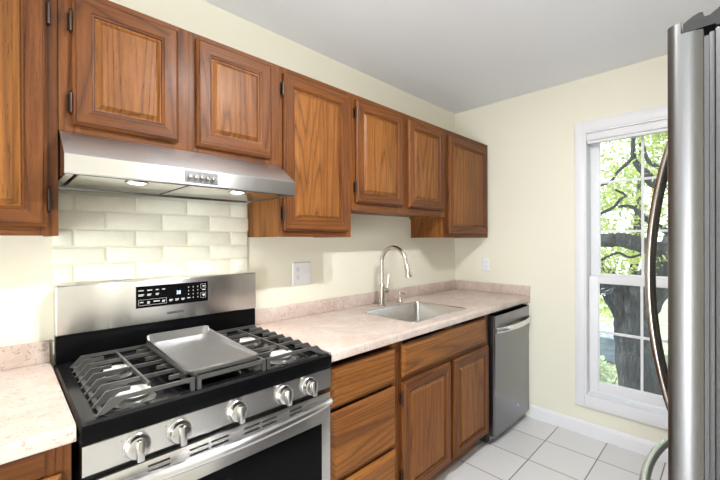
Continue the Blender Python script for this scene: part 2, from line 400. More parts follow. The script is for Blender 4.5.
# ------------------------------------------------------------------ cabinets
def rect_rings(bm, x0, x1, z0, z1, rings, fill=None, mats=(0, 1)):
    """rings: (inset, y). Sides left/right take mats[0] (upright grain), top/bottom mats[1]."""
    R = []
    for i, y in rings:
        R.append([bm.verts.new(p) for p in ((x0 + i, y, z0 + i), (x1 - i, y, z0 + i), (x1 - i, y, z1 - i), (x0 + i, y, z1 - i))])
    for a, b in zip(R, R[1:]):
        for k in range(4):
            f = bm.faces.new((a[k], a[(k + 1) % 4], b[(k + 1) % 4], b[k])); f.material_index = mats[1] if k % 2 == 0 else mats[0]
    if fill is not None: bm.faces.new(R[-1]).material_index = fill
    bm.faces.new(R[0][::-1]).material_index = mats[0]
def cab_door(parent, x0, x1, z0, z1, yb, hinge=None, hz=None, t=0.02, label=None):
    """raised-panel door whose back lies at yb, front faces -y."""
    yf = yb - t
    bm = bmesh.new()
    rect_rings(bm, x0, x1, z0, z1, [(0, yb), (0, yf + 0.009), (0.003, yf + 0.006), (0.008, yf + 0.004), (0.010, yf), (0.047, yf), (0.050, yf + 0.004), (0.054, yf + 0.005), (0.056, yf + 0.010), (0.057, yb - 0.002)])
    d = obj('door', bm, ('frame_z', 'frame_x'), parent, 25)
    bm = bmesh.new()
    rect_rings(bm, x0 + 0.0565, x1 - 0.0565, z0 + 0.0565, z1 - 0.0565, [(0, yb - 0.0005), (0, yf + 0.010), (0.004, yf + 0.0105), (0.016, yf + 0.003), (0.0175, yf + 0.0015)], 0, (0, 0))
    obj('raised_panel', bm, 'wood_z', d, 25)
    if hinge is not None:
        for z in hz:
            bm = bmesh.new(); hx = x0 - 0.004 if hinge < 0 else x1 + 0.004
            tube(bm, [(hx, yf + 0.006, z - 0.03), (hx, yf + 0.006, z + 0.03)], 0.0042, 10)
            for q in (-0.034, 0.034): lathe(bm, [(0, -0.004), (0.0035, 0), (0, 0.004)], (hx, yf + 0.006, z + q), 2, 8)
            quadbox(bm, hx - 0.007 if hinge < 0 else hx + 0.001, hx - 0.001 if hinge < 0 else hx + 0.007, yb - 0.004, yb - 0.0005, z - 0.026, z + 0.026)
            obj('hinge', bm, 'bronze', d)
    return d
def face_frame(parent, x0, x1, z0, z1, y0, y1, stiles, rails):
    bm = bmesh.new()
    for a, b in stiles: quadbox(bm, a, b, y0, y1, z0, z1, 0, 0.0008, 1)
    edges = sorted(stiles)
    for za, zb in rails:
        for (a0, a1), (b0, b1) in zip(edges, edges[1:]): quadbox(bm, a1, b0, y0 + 0.0003, y1, za, zb, 1)
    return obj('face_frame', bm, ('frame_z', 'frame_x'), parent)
UY = -0.304
ZT = 2.117
def wall_cab(label, x0, x1, z0, stiles, doors, z1=ZT):
    c = thing('wall_cabinet', ((x0 + x1) / 2, 0, z0), label, 'cabinet', 'oak wall cabinets in a row')
    e = 0.0006; x0 += e; x1 -= e
    bm = bmesh.new(); yb = UY + 0.019
    for a in (x0, x1 - 0.016): quadbox(bm, a, a + 0.016, yb, -0.0008, z0, z1 - 0.001, 0)
    quadbox(bm, x0 + 0.016, x1 - 0.016, yb, -0.0008, z1 - 0.02, z1 - 0.001, 1)
    quadbox(bm, x0 + 0.016, x1 - 0.016, yb, -0.0008, z0 + 0.012, z0 + 0.024, 1)
    quadbox(bm, x0 + 0.016, x1 - 0.016, -0.008, -0.0008, z0 + 0.024, z1 - 0.02, 1)
    obj('carcass', bm, ('wood_z', 'wood_x'), c)
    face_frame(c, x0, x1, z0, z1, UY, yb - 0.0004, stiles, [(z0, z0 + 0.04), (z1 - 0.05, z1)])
    for d in doors: cab_door(c, *d)
    return c
HYB = UY - 0.003
wall_cab('tall oak wall cabinet at the far left, beside the steel hood', -0.34, 0.1245, 1.358, [(-0.34, -0.30), (0.072, 0.1239)], [(-0.315, 0.098, 1.384, 2.092, HYB, 1, (1.462, 2.003))])
wall_cab('short two-door oak wall cabinet directly above the steel range hood', 0.1245, 0.888, 1.6735, [(0.1251, 0.178), (0.44, 0.54), (0.815, 0.8874)],
         [(0.156, 0.458, 1.695, 2.094, HYB, -1, (1.758, 2.003)), (0.522, 0.836, 1.695, 2.094, HYB)])
wall_cab('tall single-door oak wall cabinet between the hood and the sink', 0.888, 1.3175, 1.358, [(0.8886, 0.92), (1.27, 1.3169)], [(0.8975, 1.289, 1.386, 2.086, HYB, -1, (1.462, 2.014))])
wall_cab('short two-door oak wall cabinet over the sink', 1.3175, 2.223, 1.5006, [(1.3181, 1.37), (1.71, 1.81), (2.15, 2.2224)],
         [(1.344, 1.738, 1.542, 2.086, HYB, -1, (1.622, 2.014)), (1.793, 2.178, 1.542, 2.086, HYB)])
wall_cab('tall single-door oak wall cabinet in the corner by the window wall', 2.223, XW - 0.0005, 1.358, [(2.2236, 2.27), (2.79, XW - 0.0015)], [(2.248, 2.81, 1.384, 2.076, HYB)])

# base cabinets
BY = -0.600
BYB = BY - 0.003
def drawer_front(parent, x0, x1, z0, z1, worn=False):
    bm = bmesh.new(); yf = BYB - 0.02
    rect_rings(bm, x0, x1, z0, z1, [(0, BYB), (0, yf + 0.013), (0.004, yf + 0.009), (0.017, yf + 0.001), (0.019, yf)], 0, (0, 0))
    return obj('drawer_front', bm, 'wood_x', parent, 25)
def base_cab(label, x0, x1, stiles, rails, toe=True):
    c = thing('base_cabinet', ((x0 + x1) / 2, 0, 0), label, 'cabinet', 'oak base cabinets under the worktop')
    bm = bmesh.new(); yb = BY + 0.019; z1 = 0.872; e = 0.0006
    for a in (x0 + e, x1 - 0.016 - e): quadbox(bm, a, a + 0.016, yb, -0.001, 0.09, z1); quadbox(bm, a, a + 0.016, -0.52, -0.001, 0.001, 0.0899)
    quadbox(bm, x0 + 0.017, x1 - 0.017, yb, -0.001, 0.092, 0.108, 1); quadbox(bm, x0 + 0.017, x1 - 0.017, -0.008, -0.001, 0.108, z1, 1)
    obj('carcass', bm, ('wood_z', 'wood_x'), c)
    box_obj('toe_board', (x0 + 0.018, x1 - 0.018, -0.535, -0.52, 0.001, 0.0895), 'wood_x', c)
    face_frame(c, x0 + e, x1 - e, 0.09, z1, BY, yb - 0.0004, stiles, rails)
    return c
c = base_cab('oak drawer base cabinet standing right beside the range', 0.897, 1.335, [(0.8976, 0.925), (1.30, 1.3344)], [(0.80, 0.835), (0.67, 0.69), (0.37, 0.40), (0.09, 0.12)])
for a, b in ((0.681, 0.838), (0.389, 0.662), (0.105, 0.369)): drawer_front(c, 0.914, 1.309, a, b)
c = base_cab('oak base cabinet with two doors and a false front below the sink', 1.335, 2.243, [(1.3356, 1.378), (1.76, 1.83), (2.20, 2.2424)], [(0.80, 0.838), (0.65, 0.70), (0.09, 0.12)])
fp = drawer_front(c, 1.360, 2.19, 0.686, 0.845); fp.name = 'false_front'
cab_door(c, 1.359, 1.778, 0.104, 0.665, BYB, -1, (0.588, 0.220)); cab_door(c, 1.814, 2.228, 0.104, 0.665, BYB)
c = base_cab('oak base cabinet under the left worktop, partly in shadow', -0.62, 0.120, [(-0.6194, -0.58), (0.07, 0.1194)], [(0.80, 0.872), (0.63, 0.66), (0.09, 0.12)])
drawer_front(c, -0.60, 0.10, 0.665, 0.798); cab_door(c, -0.60, 0.10, 0.104, 0.64, BYB)

# ------------------------------------------------------------------ worktops
def bullnose(y_front, zt, th):
    r = 0.010; pts = []
    for k in range(7):
        a = PI / 2 + PI / 2 * k / 6; pts.append((y_front + r + r * math.cos(a), zt - r + r * math.sin(a)))
    for k in range(5):
        a = PI + PI / 2 * k / 4; pts.append((y_front + 0.006 + 0.006 * math.cos(a), zt - th + 0.006 + 0.006 * math.sin(a)))
    return pts
ZTOP, CT, CF = 0.914, 0.040, -0.641
SX0, SX1, SY0, SY1 = 1.515, 2.070, -0.567, -0.165
def worktop_slab(bm, x0, x1):
    poly = bullnose(CF, ZTOP, CT) + [(-0.001, ZTOP - CT), (-0.001, ZTOP)]
    prism(bm, poly, 0, x0, x1)
wt = thing('worktop', (1.88, 0, ZTOP - CT), 'long beige speckled worktop that holds the sink, right of the range', 'worktop', 'beige speckled worktops')
bm = bmesh.new()
hx0, hx1, hy0, hy1 = SX0 + 0.012, SX1 - 0.012, SY0 + 0.012, SY1 - 0.012
worktop_slab(bm, 0.898, hx0); worktop_slab(bm, hx1, XW - 0.001)
prism(bm, bullnose(CF, ZTOP, CT) + [(hy0, ZTOP - CT), (hy0, ZTOP)], 0, hx0, hx1)
quadbox(bm, hx0, hx1, hy1, -0.001, ZTOP - CT, ZTOP)
bmesh.ops.remove_doubles(bm, verts=bm.verts[:], dist=0.0002)
obj('slab', bm, 'stone', wt)
bm = bmesh.new()
quadbox(bm, 0.905, XW - 0.001, -0.019, -0.001, ZTOP + 0.0003, 0.990, bevel=0.003)
quadbox(bm, XW - 0.019, XW - 0.001, CF + 0.004, -0.0195, ZTOP + 0.0003, 0.990, bevel=0.003)
quadbox(bm, XW - 0.019, XW - 0.001, CF - 0.001, CF + 0.0055, ZTOP - CT - 0.002, 0.989, bevel=0.002)
obj('upstand', bm, 'stone', wt)
wl = thing('worktop', (-0.25, 0, ZTOP - CT), 'short beige speckled worktop on the left of the range', 'worktop', 'beige speckled worktops')
bm = bmesh.new(); worktop_slab(bm, -0.62, 0.124); obj('slab', bm, 'stone', wl)
bm = bmesh.new(); quadbox(bm, -0.62, 0.124, -0.019, -0.001, ZTOP + 0.0003, 0.990, bevel=0.003); obj('upstand', bm, 'stone', wl)

# ------------------------------------------------------------------ sink, faucet, soap pump
sk = thing('kitchen_sink', ((SX0 + SX1) / 2, (SY0 + SY1) / 2, ZTOP), 'stainless single-bowl sink set into the beige worktop', 'sink')
def rrect(x0, x1, y0, y1, r, z, n=6):
    pts = []
    for cx, cy, a0 in ((x1 - r, y1 - r, 0), (x0 + r, y1 - r, PI / 2), (x0 + r, y0 + r, PI), (x1 - r, y0 + r, 1.5 * PI)):
        for k in range(n + 1): a = a0 + PI / 2 * k / n; pts.append((cx + r * math.cos(a), cy + r * math.sin(a), z))
    return pts
def loft(bm, loops, cap_last=True, mi=0):
    R = [[bm.verts.new(p) for p in l] for l in loops]; n = len(R[0])
    for a, b in zip(R, R[1:]):
        for k in range(n): bm.faces.new((a[k], a[(k + 1) % n], b[(k + 1) % n], b[k])).material_index = mi
    if cap_last: bm.faces.new(R[-1]).material_index = mi
def ins(i, r, z): return rrect(SX0 + i, SX1 - i, SY0 + i, SY1 - i, r, z)
bm = bmesh.new()
loft(bm, [ins(0.0, 0.035, ZTOP + 0.0004), ins(0.001, 0.035, ZTOP + 0.003), ins(0.010, 0.03, ZTOP + 0.0035), ins(0.016, 0.03, ZTOP + 0.001), ins(0.019, 0.03, ZTOP - 0.008),
          ins(0.024, 0.03, ZTOP - 0.14), ins(0.032, 0.035, ZTOP - 0.168), ins(0.06, 0.04, ZTOP - 0.178), ins(0.17, 0.03, ZTOP - 0.181)])
obj('bowl', bm, 'sink', sk)
bm = bmesh.new(); lathe(bm, [(0, -0.1795), (0.018, -0.1795), (0.03, -0.178), (0.042, -0.176), (0.044, -0.180)], ((SX0 + SX1) / 2, (SY0 + SY1) / 2, ZTOP), 2); obj('drain', bm, 'chrome', sk)
fx, fy = 1.768, -0.115
fa = thing('kitchen_faucet', (fx, fy, ZTOP), 'tall gooseneck brushed nickel faucet behind the sink', 'faucet')
bm = bmesh.new(); lathe(bm, [(0, 0.0008), (0.029, 0.0008), (0.029, 0.006), (0.0225, 0.010), (0.0215, 0.09), (0.0205, 0.135), (0.0175, 0.14), (0, 0.141)], (fx, fy, ZTOP)); obj('base_column', bm, 'nickel', fa)
R_ = 0.098; zc = 1.198
pts = [(fx, fy, ZTOP + 0.138), (fx, fy, 1.12)] + [(fx, fy - R_ + R_ * math.cos(a), zc + R_ * math.sin(a)) for a in [PI * k / 14 * 0.93 for k in range(15)]]
e = pts[-1]; pts.append((fx, e[1] - 0.008, e[2] - 0.03))
bm = bmesh.new(); tube(bm, pts, 0.0125, 14); obj('gooseneck', bm, 'nickel', fa)
e = pts[-1]
bm = bmesh.new(); tube(bm, [(fx, e[1], e[2]), (fx, e[1] - 0.002, e[2] - 0.006), (fx, e[1] - 0.010, e[2] - 0.035), (fx, e[1] - 0.018, e[2] - 0.068), (fx, e[1] - 0.0195, e[2] - 0.074)], [0.0135, 0.0155, 0.0165, 0.0215, 0.020], 16); obj('spray_head', bm, 'nickel', fa)
bm = bmesh.new(); tube(bm, [(fx + 0.018, fy, ZTOP + 0.098), (fx + 0.05, fy - 0.002, ZTOP + 0.098)], 0.0165, 14); tube(bm, [(fx + 0.046, fy - 0.004, ZTOP + 0.102), (fx + 0.053, fy - 0.006, ZTOP + 0.14), (fx + 0.056, fy - 0.010, ZTOP + 0.20)], [0.0055, 0.004, 0.0035], 10); obj('lever', bm, 'nickel', fa)
sx, sy = 1.955, -0.112
so = thing('soap_pump', (sx, sy, ZTOP), 'small brushed nickel soap pump standing beside the faucet', 'soap dispenser')
bm = bmesh.new(); lathe(bm, [(0, 0.0008), (0.024, 0.0008), (0.024, 0.005), (0.018, 0.012), (0.015, 0.035), (0.011, 0.042), (0.0065, 0.046), (0.006, 0.062), (0, 0.062)], (sx, sy, ZTOP)); obj('base_collar', bm, 'nickel', so)
bm = bmesh.new(); lathe(bm, [(0, 0.062), (0.011, 0.0625), (0.0125, 0.070), (0.009, 0.077), (0, 0.078)], (sx, sy, ZTOP)); tube(bm, [(sx, sy, ZTOP + 0.069), (sx - 0.01, sy - 0.035, ZTOP + 0.070), (sx - 0.014, sy - 0.05, ZTOP + 0.061)], [0.006, 0.005, 0.0042], 10); obj('pump_spout', bm, 'nickel', so)

# ------------------------------------------------------------------ dishwasher
DX0, DX1 = 2.270, 2.848
dw = thing('dishwasher', ((DX0 + DX1) / 2, -0.3, 0), 'stainless dishwasher with a curved bar handle, under the worktop end', 'dishwasher')
box_obj('tub', (2.249, 2.853, -0.592, -0.03, 0.02, 0.868), 'dark', dw)
bm = bmesh.new()
pl = [(DX0, -0.594), (DX0, -0.628), (DX0 + 0.004, -0.634)] + [(DX0 + 0.01 + (DX1 - DX0 - 0.02) * k / 10, -0.638 - 0.006 * math.sin(PI * k / 10)) for k in range(11)] + [(DX1 - 0.004, -0.634), (DX1, -0.628), (DX1, -0.594)]
prism(bm, pl, 2, 0.062, 0.846); obj('door', bm, 'steel_dark', dw, 30)
bm = bmesh.new()
hp = [(DX0 + 0.012 + (DX1 - DX0 - 0.024) * k / 16, -0.642 - 0.042 * math.sin(PI * k / 16) ** 0.6, 0.752) for k in range(17)]
tube(bm, hp, 0.0125, 14, flat=1.45); obj('handle', bm, 'chrome', dw)
box_obj('kick_plate', (DX0 + 0.004, DX1 - 0.004, -0.600, -0.594, 0.003, 0.06), 'steel_dark', dw)
bm = bmesh.new(); lathe(bm, [(0, -0.6455), (0.007, -0.6455), (0.007, -0.642), (0, -0.642)], (2.62, 0, 0.165), 1, 16); obj('badge', bm, 'chrome', dw)

# ------------------------------------------------------------------ outlets
def outlet_wall_left():
    o = thing('wall_outlet', (1.216, 0, 1.092), 'white double wall plate with an outlet and a switch, right of the range', 'outlet')
    bm = bmesh.new(); rect_rings(bm, 1.154, 1.278, 1.091, 1.219, [(0, -0.0006), (0, -0.003), (0.004, -0.0065)], 0, (0, 0)); obj('cover_plate', bm, 'plastic', o)
    bm = bmesh.new()
    for z in (1.134, 1.176): lathe(bm, [(0, -0.0085), (0.0145, -0.0085), (0.0165, -0.0063), (0.0165, -0.0060)], (1.186, 0, z), 1, 20)
    for z in (1.134, 1.176):
        for dx in (-0.0065, 0.0065): quadbox(bm, 1.186 + dx - 0.0012, 1.186 + dx + 0.0012, -0.0088, -0.0084, z - 0.001, z + 0.008, 1)
        lathe(bm, [(0, -0.0088), (0.0025, -0.0088), (0.0025, -0.0084)], (1.186, 0, z - 0.008), 1, 10, 1)
    obj('receptacle', bm, ('plastic', 'dark'), o)
    bm = bmesh.new(); quadbox(bm, 1.240, 1.252, -0.0075, -0.006, 1.142, 1.168); prism(bm, [(-0.0065, 1.149), (-0.018, 1.158), (-0.016, 1.163), (-0.0065, 1.160)], 0, 1.2415, 1.2505); obj('toggle_switch', bm, 'plastic', o)
outlet_wall_left()
o = thing('wall_outlet', (XW, -0.288, 1.085), 'small white wall outlet on the window wall, above the worktop corner', 'outlet')
bm = bmesh.new(); quadbox(bm, XW - 0.006, XW - 0.0006, -0.322, -0.254, 1.080, 1.190, bevel=0.002); obj('cover_plate', bm, 'plastic', o)
bm = bmesh.new()
for z in (1.115, 1.155): lathe(bm, [(0, XW - 0.0078), (0.0145, XW - 0.0078), (0.0165, XW - 0.0058), (0.0165, XW - 0.0055)], (0, -0.288, z), 0, 20)
for z in (1.115, 1.155):
    for dy in (-0.0065, 0.0065): quadbox(bm, XW - 0.0081, XW - 0.0077, -0.288 + dy - 0.0012, -0.288 + dy + 0.0012, z - 0.001, z + 0.008, 1)
obj('receptacle', bm, ('plastic', 'dark'), o)

# ------------------------------------------------------------------ range hood
HX0, HX1 = 0.1265, 0.8865
hd = thing('range_hood', ((HX0 + HX1) / 2, 0, 1.53), 'stainless steel range hood under the short oak cabinet', 'range hood')
bm = bmesh.new()
out = [(-0.003, 1.672), (-0.306, 1.672), (-0.418, 1.588), (-0.420, 1.585), (-0.420, 1.534), (-0.418, 1.530)]
inn = [(-0.405, 1.530), (-0.405, 1.560), (-0.010, 1.560), (-0.010, 1.530), (-0.003, 1.530)]
prism(bm, out + inn, 0, HX0 + 0.0015, HX1 - 0.0015)
for a in (HX0, HX1 - 0.0015): prism(bm, out + [(-0.003, 1.530)], 0, a, a + 0.0015)
obj('shell', bm, 'steel', hd, 20)
for a, b in ((0.130, 0.151), (0.161, 0.460), (0.472, 0.866)):
    bm = bmesh.new(); quadbox(bm, a, b, -0.400, -0.075, 1.5312, 1.540, bevel=0.002); fl = obj('filter_panel', bm, 'chrome', hd)
box_obj('underside_backing', (HX0 + 0.002, HX1 - 0.002, -0.404, -0.011, 1.545, 1.552), 'dark', hd)
for x in (0.314, 0.654):
    bm = bmesh.new(); lathe(bm, [(0, 0.0035), (0.030, 0.0035), (0.034, 0.0), (0.034, -0.004), (0.029, -0.005), (0.027, -0.002)], (x, -0.368, 1.531), 2); s = obj('lamp_housing', bm, 'chrome', hd)
    bm = bmesh.new(); lathe(bm, [(0.0268, -0.0025), (0.018, -0.006), (0, -0.0075)], (x, -0.368, 1.531), 2); obj('lamp_lens', bm, 'lamp', s)
    light('hood_lamp_light', 'SPOT', (x, -0.368, 1.520), 8.0, (1, 0.93, 0.82), (0, 0, 0), spot_size=2.4, spot_blend=0.8, shadow_soft_size=0.025)
bm = bmesh.new(); quadbox(bm, 0.444, 0.556, -0.4222, -0.4203, 1.541, 1.580, bevel=0.0006, seg=1); bp = obj('button_plate', bm, 'steel_dark', hd)
for k in range(5):
    bm = bmesh.new(); lathe(bm, [(0, -0.436), (0.0055, -0.436), (0.007, -0.4345), (0.007, -0.4223), (0, -0.4223)], (0.460 + 0.02 * k, 0, 1.5605), 1, 16); obj('push_button', bm, 'chrome', hd)

# ------------------------------------------------------------------ gas range
RX0, RX1 = 0.1345, 0.8920
rg = thing('gas_range', ((RX0 + RX1) / 2, -0.33, 0), 'stainless gas range with black cooktop between the two worktops', 'range')
bm = bmesh.new(); quadbox(bm, RX0 + 0.003, RX1 - 0.003, -0.605, -0.03, 0.03, 0.872); obj('body', bm, 'fridge_dark', rg)
bm = bmesh.new()   # cooktop: raised rim, recessed well
quadbox(bm, RX0, RX1, -0.600, -0.03, 0.873, 0.896, bevel=0.002)
well = [(RX0 - 0.004, RX1 + 0.001, -0.6435, -0.02, 0.904, 0.002), ]
def ring(i, z, r): return rrect(RX0 - 0.003 + i, RX1 + 0.003 - i, -0.640 + i * 0.8, -0.068 - i * 0.3, r, z, 5)
loft(bm, [rrect(RX0 - 0.003, RX1 + 0.003, -0.643, -0.03, 0.012, 0.862, 5), rrect(RX0 - 0.003, RX1 + 0.003, -0.643, -0.03, 0.012, 0.905, 5), rrect(RX0 + 0.002, RX1 - 0.002, -0.638, -0.035, 0.012, 0.913, 5),
          rrect(RX0 + 0.012, RX1 - 0.012, -0.628, -0.08, 0.015, 0.9145, 5), rrect(RX0 + 0.030, RX1 - 0.030, -0.612, -0.105, 0.02, 0.9135, 5), rrect(RX0 + 0.040, RX1 - 0.040, -0.603, -0.115, 0.02, 0.9000, 5)])
obj('cooktop', bm, 'rim', rg, 30)
bm = bmesh.new(); quadbox(bm, RX0 - 0.0015, RX1 + 0.0015, -0.6475, -0.6435, 0.8615, 0.906, bevel=0.0015); obj('front_band', bm, 'black', rg)
bm = bmesh.new(); quadbox(bm, RX0, RX1, -0.070, -0.018, 0.9155, 1.010, bevel=0.004); bb = obj('backguard_base', bm, 'black', rg)
bm = bmesh.new(); quadbox(bm, RX0 - 0.0005, RX1 + 0.0005, -0.0765, -0.018, 1.011, 1.1855, bevel=0.005, seg=3); bgd = obj('backguard', bm, 'steel', rg)
dpx0, dpx1, dpz0, dpz1 = 0.377, 0.657, 1.0765, 1.162
bm = bmesh.new(); quadbox(bm, dpx0, dpx1, -0.0785, -0.0762, dpz0, dpz1, bevel=0.0008, seg=1); dp = obj('display_panel', bm, 'black', rg)
dp['label'] = 'black touch panel with clock'
yy = -0.0787
bm = bmesh.new()
def dash(u, v, w, h=0.0028): x = dpx0 + u * (dpx1 - dpx0); z = dpz1 - v * (dpz1 - dpz0); quadbox(bm, x, x + w, yy - 0.0002, yy + 0.0001, z - h / 2, z + h / 2)
def frame(u, v, w, h):
    x = dpx0 + u * (dpx1 - dpx0); z = dpz1 - v * (dpz1 - dpz0); t = 0.0007
    for b in ((x, x + w, z, z + t), (x, x + w, z - h, z - h + t), (x, x + t, z - h, z), (x + w - t, x + w, z - h, z)): quadbox(bm, b[0], b[1], yy - 0.0002, yy + 0.0001, b[2], b[3])
for u, w in ((0.03, 0.018), (0.14, 0.018), (0.25, 0.011), (0.335, 0.011)): dash(u, 0.20, w, 0.003)
for u, w in ((0.03, 0.020), (0.14, 0.015), (0.25, 0.012)): dash(u, 0.385, w, 0.0025); dash(u, 0.435, w * 0.8, 0.0025)
for u, w in ((0.045, 0.013), (0.14, 0.009), (0.22, 0.023), (0.335, 0.011)): dash(u, 0.74, w, 0.0032)
for u in (0.14, 0.335): dash(u, 0.80, 0.009, 0.003)
frame(0.03, 0.63, 0.102, 0.022)
for u in (0.43, 0.515, 0.60): dash(u, 0.745, 0.014, 0.0028); dash(u, 0.80, 0.011, 0.0028)
dash(0.685, 0.75, 0.012, 0.003)
for k in range(3):
    for q in range(3): dash(0.70 + 0.068 * q, 0.22 + 0.175 * k, 0.0026, 0.0045)
for q in (1, 2): dash(0.70 + 0.068 * q, 0.75, 0.0026, 0.0045)
frame(0.885, 0.12, 0.022, 0.019); frame(0.885, 0.56, 0.022, 0.022); dash(0.91, 0.41, 0.014, 0.003); dash(0.915, 0.22, 0.009, 0.004); dash(0.912, 0.66, 0.011, 0.006); dash(0.927, 0.72, 0.004, 0.004)
obj('button_marks', bm, 'mark', dp, 0)
text_obj('clock_digits', '38', 0.021, (0.5335, yy - 0.0004, 1.1245), 'digit', dp, 0.0002, sx=0.85)
text_obj('maker_logo', 'SAMSUNG', 0.0140, (0.523, -0.0769, 1.0435), 'logo', bgd, 0.0003, sx=1.05, bold=0.0006)
# control panel and knobs
bm = bmesh.new(); prism(bm, [(-0.606, 0.782), (-0.637, 0.782), (-0.641, 0.786), (-0.643, 0.857), (-0.640, 0.8605), (-0.606, 0.8605)], 0, RX0, RX1); obj('control_panel', bm, 'steel', rg, 25)
for x in (0.2475, 0.349, 0.516, 0.684, 0.789):
    z = 0.8185
    bm = bmesh.new(); lathe(bm, [(0, -0.6665), (0.022, -0.6665), (0.0265, -0.664), (0.029, -0.657), (0.030, -0.647), (0.0315, -0.6455), (0.0315, -0.6425), (0, -0.6425)], (x, 0, z), 1, 32)
    k = obj('knob', bm, 'knob', rg)
    bm = bmesh.new(); quadbox(bm, x - 0.0085, x + 0.0085, -0.684, -0.6668, z - 0.027, z + 0.0265, bevel=0.004, seg=2); obj('knob_grip', bm, 'knob', k)
    bm = bmesh.new(); lathe(bm, [(0, -0.6431), (0.0015, -0.6431), (0.0015, -0.6425)], (x - 0.034, 0, z + 0.024), 1, 8); obj('dial_mark', bm, 'logo', rg)
# oven door
od = box_obj('oven_door', (RX0 + 0.001, RX1 - 0.001, -0.6415, -0.607, 0.205, 0.768), 'steel', rg, 0.004)
box_obj('oven_window', (0.178, 0.849, -0.6425, -0.640, 0.28, 0.661), 'black', od, 0.0008, 1)
for a, b in ((0.273, 0.326), (0.378, 0.430), (0.438, 0.490), (0.541, 0.594), (0.604, 0.657), (0.709, 0.758)):
    for z in (0.7375, 0.7525): box_obj('vent_slot', (a, b, -0.6422, -0.640, z - 0.0028, z + 0.0028), 'dark', od)
bm = bmesh.new()
hp = [(RX0 + 0.012 + (RX1 - RX0 - 0.024) * k / 24, -0.648 - 0.038 * math.sin(PI * k / 24) ** 0.7, 0.737) for k in range(25)]
tube(bm, hp, 0.0155, 14)
for x in (RX0 + 0.018, RX1 - 0.018): tube(bm, [(x, -0.6412, 0.737), (x, -0.660, 0.737)], 0.012, 12)
obj('door_handle', bm, 'steel', od)
box_obj('storage_drawer', (RX0 + 0.001, RX1 - 0.001, -0.6395, -0.607, 0.035, 0.198), 'steel', rg, 0.004)
# burners
ZB = 0.9003
def burner(x, y, s=1.0):
    bm = bmesh.new(); lathe(bm, [(0, 0), (0.052 * s, 0), (0.053 * s, 0.003), (0.040 * s, 0.006), (0.036 * s, 0.008), (0.036 * s, 0.019), (0.031 * s, 0.0195), (0, 0.0195)], (x, y, ZB), 2, 32); b = obj('burner', bm, 'burner', rg)
    bm = bmesh.new(); lathe(bm, [(0, 0.0197), (0.040 * s, 0.0197), (0.042 * s, 0.0225), (0.040 * s, 0.027), (0.034 * s, 0.029), (0, 0.030)], (x, y, ZB), 2, 32); obj('burner_cap', bm, 'cap', b)
burner(0.262, -0.545, 1.05); burner(0.268, -0.30, 0.85); burner(0.737, -0.545, 1.0); burner(0.737, -0.28, 0.85); burner(0.505, -0.41, 0.9)
# grates
GT, GY0, GY1 = 0.951, -0.628, -0.158
gb = 0.0068
def side_grate(xo, xi):
    """xo: outer foot edge, xi: inner edge."""
    s = 1 if xi > xo else -1; bm = bmesh.new()
    n = 9
    for k in range(n):
        y = GY0 + (GY1 - GY0) * k / (n - 1); xt = xo + s * 0.030
        full = k % 2 == 0
        xe = xi if full else xt + s * 0.055
        prism(bm, [(xo, 0.9175), (xo + s * 0.016, 0.9175), (xt + s * 0.03, GT - 0.0105), (xe, GT - 0.0105), (xe, GT), (xt, GT)], 1, y - gb / 2, y + gb / 2)
        if not full: prism(bm, [(xi, GT), (xi, GT - 0.0105), (xi - s * 0.05, GT - 0.0105), (xi - s * 0.05, GT)], 1, y - gb / 2, y + gb / 2)
    for xx in (xo + s * 0.012, ): bar(bm, (xx, GY0, 0.9185), (xx, GY1, 0.9185), 0.010, 0.006)
    bar(bm, (xi - s * 0.005, GY0 + 0.03, GT - 0.020), (xi - s * 0.005, GY1, GT - 0.020), gb, 0.014)
    xm = xo + s * 0.127
    bar(bm, (xm, GY0 + 0.045, GT - 0.004), (xm, GY1 - 0.03, GT - 0.004), gb, 0.010)
    for y in (GY0, GY1): bar(bm, (xi - s * 0.006, y, 0.9015), (xi - s * 0.006, y, GT - 0.002), 0.011, 0.010)
    return obj('grate', bm, 'iron', rg)
side_grate(0.164, 0.396); side_grate(0.868, 0.628)
bm = bmesh.new(); gx0, gx1 = 0.408, 0.616
for x in (gx0, gx1):
    bar(bm, (x, GY0, GT - 0.006), (x, GY1, GT - 0.006), gb, 0.012)
    for y in (GY0, GY1): bar(bm, (x, y, 0.9015), (x, y, GT), 0.011, 0.011)
for y in [GY0 + (GY1 - GY0) * k / 6 for k in range(7)]: bar(bm, (gx0, y, GT - 0.006), (gx1, y, GT - 0.006), gb, 0.0118)
bar(bm, (gx0, GY0, 0.906), (gx1, GY0, 0.906), 0.008, 0.008)
obj('grate', bm, 'iron', rg)
# griddle, lies on the middle grate
gr = thing('griddle', (0.495, -0.40, GT), 'flat grey griddle tray lying on the middle grate of the range', 'griddle')
bm = bmesh.new(); z0 = GT + 0.0006
ax0, ax1, ay0, ay1 = 0.382, 0.612, -0.618, -0.185
def gl(i, z, r=0.02): return rrect(ax0 + i, ax1 - i, ay0 + i, ay1 - i, r, z, 5)
loft(bm, [gl(0.02, z0), gl(0.004, z0 + 0.002), gl(0.0, z0 + 0.010), gl(0.0, z0 + 0.0135), gl(0.002, z0 + 0.0150), gl(0.006, z0 + 0.0148), gl(0.012, z0 + 0.0105), gl(0.02, z0 + 0.0095)])
for q_, f_ in enumerate(bm.faces): f_.material_index = 1 if q_ < 4 * 24 else 0
for v in bm.verts:   # rear splash wall
    if v.co.y > -0.215 and v.co.z > z0 + 0.0125: v.co.z += 0.026 * min(1, (v.co.y + 0.215) / 0.015)
obj('tray', bm, ('griddle', 'iron'), gr, 40)
bm = bmesh.new()
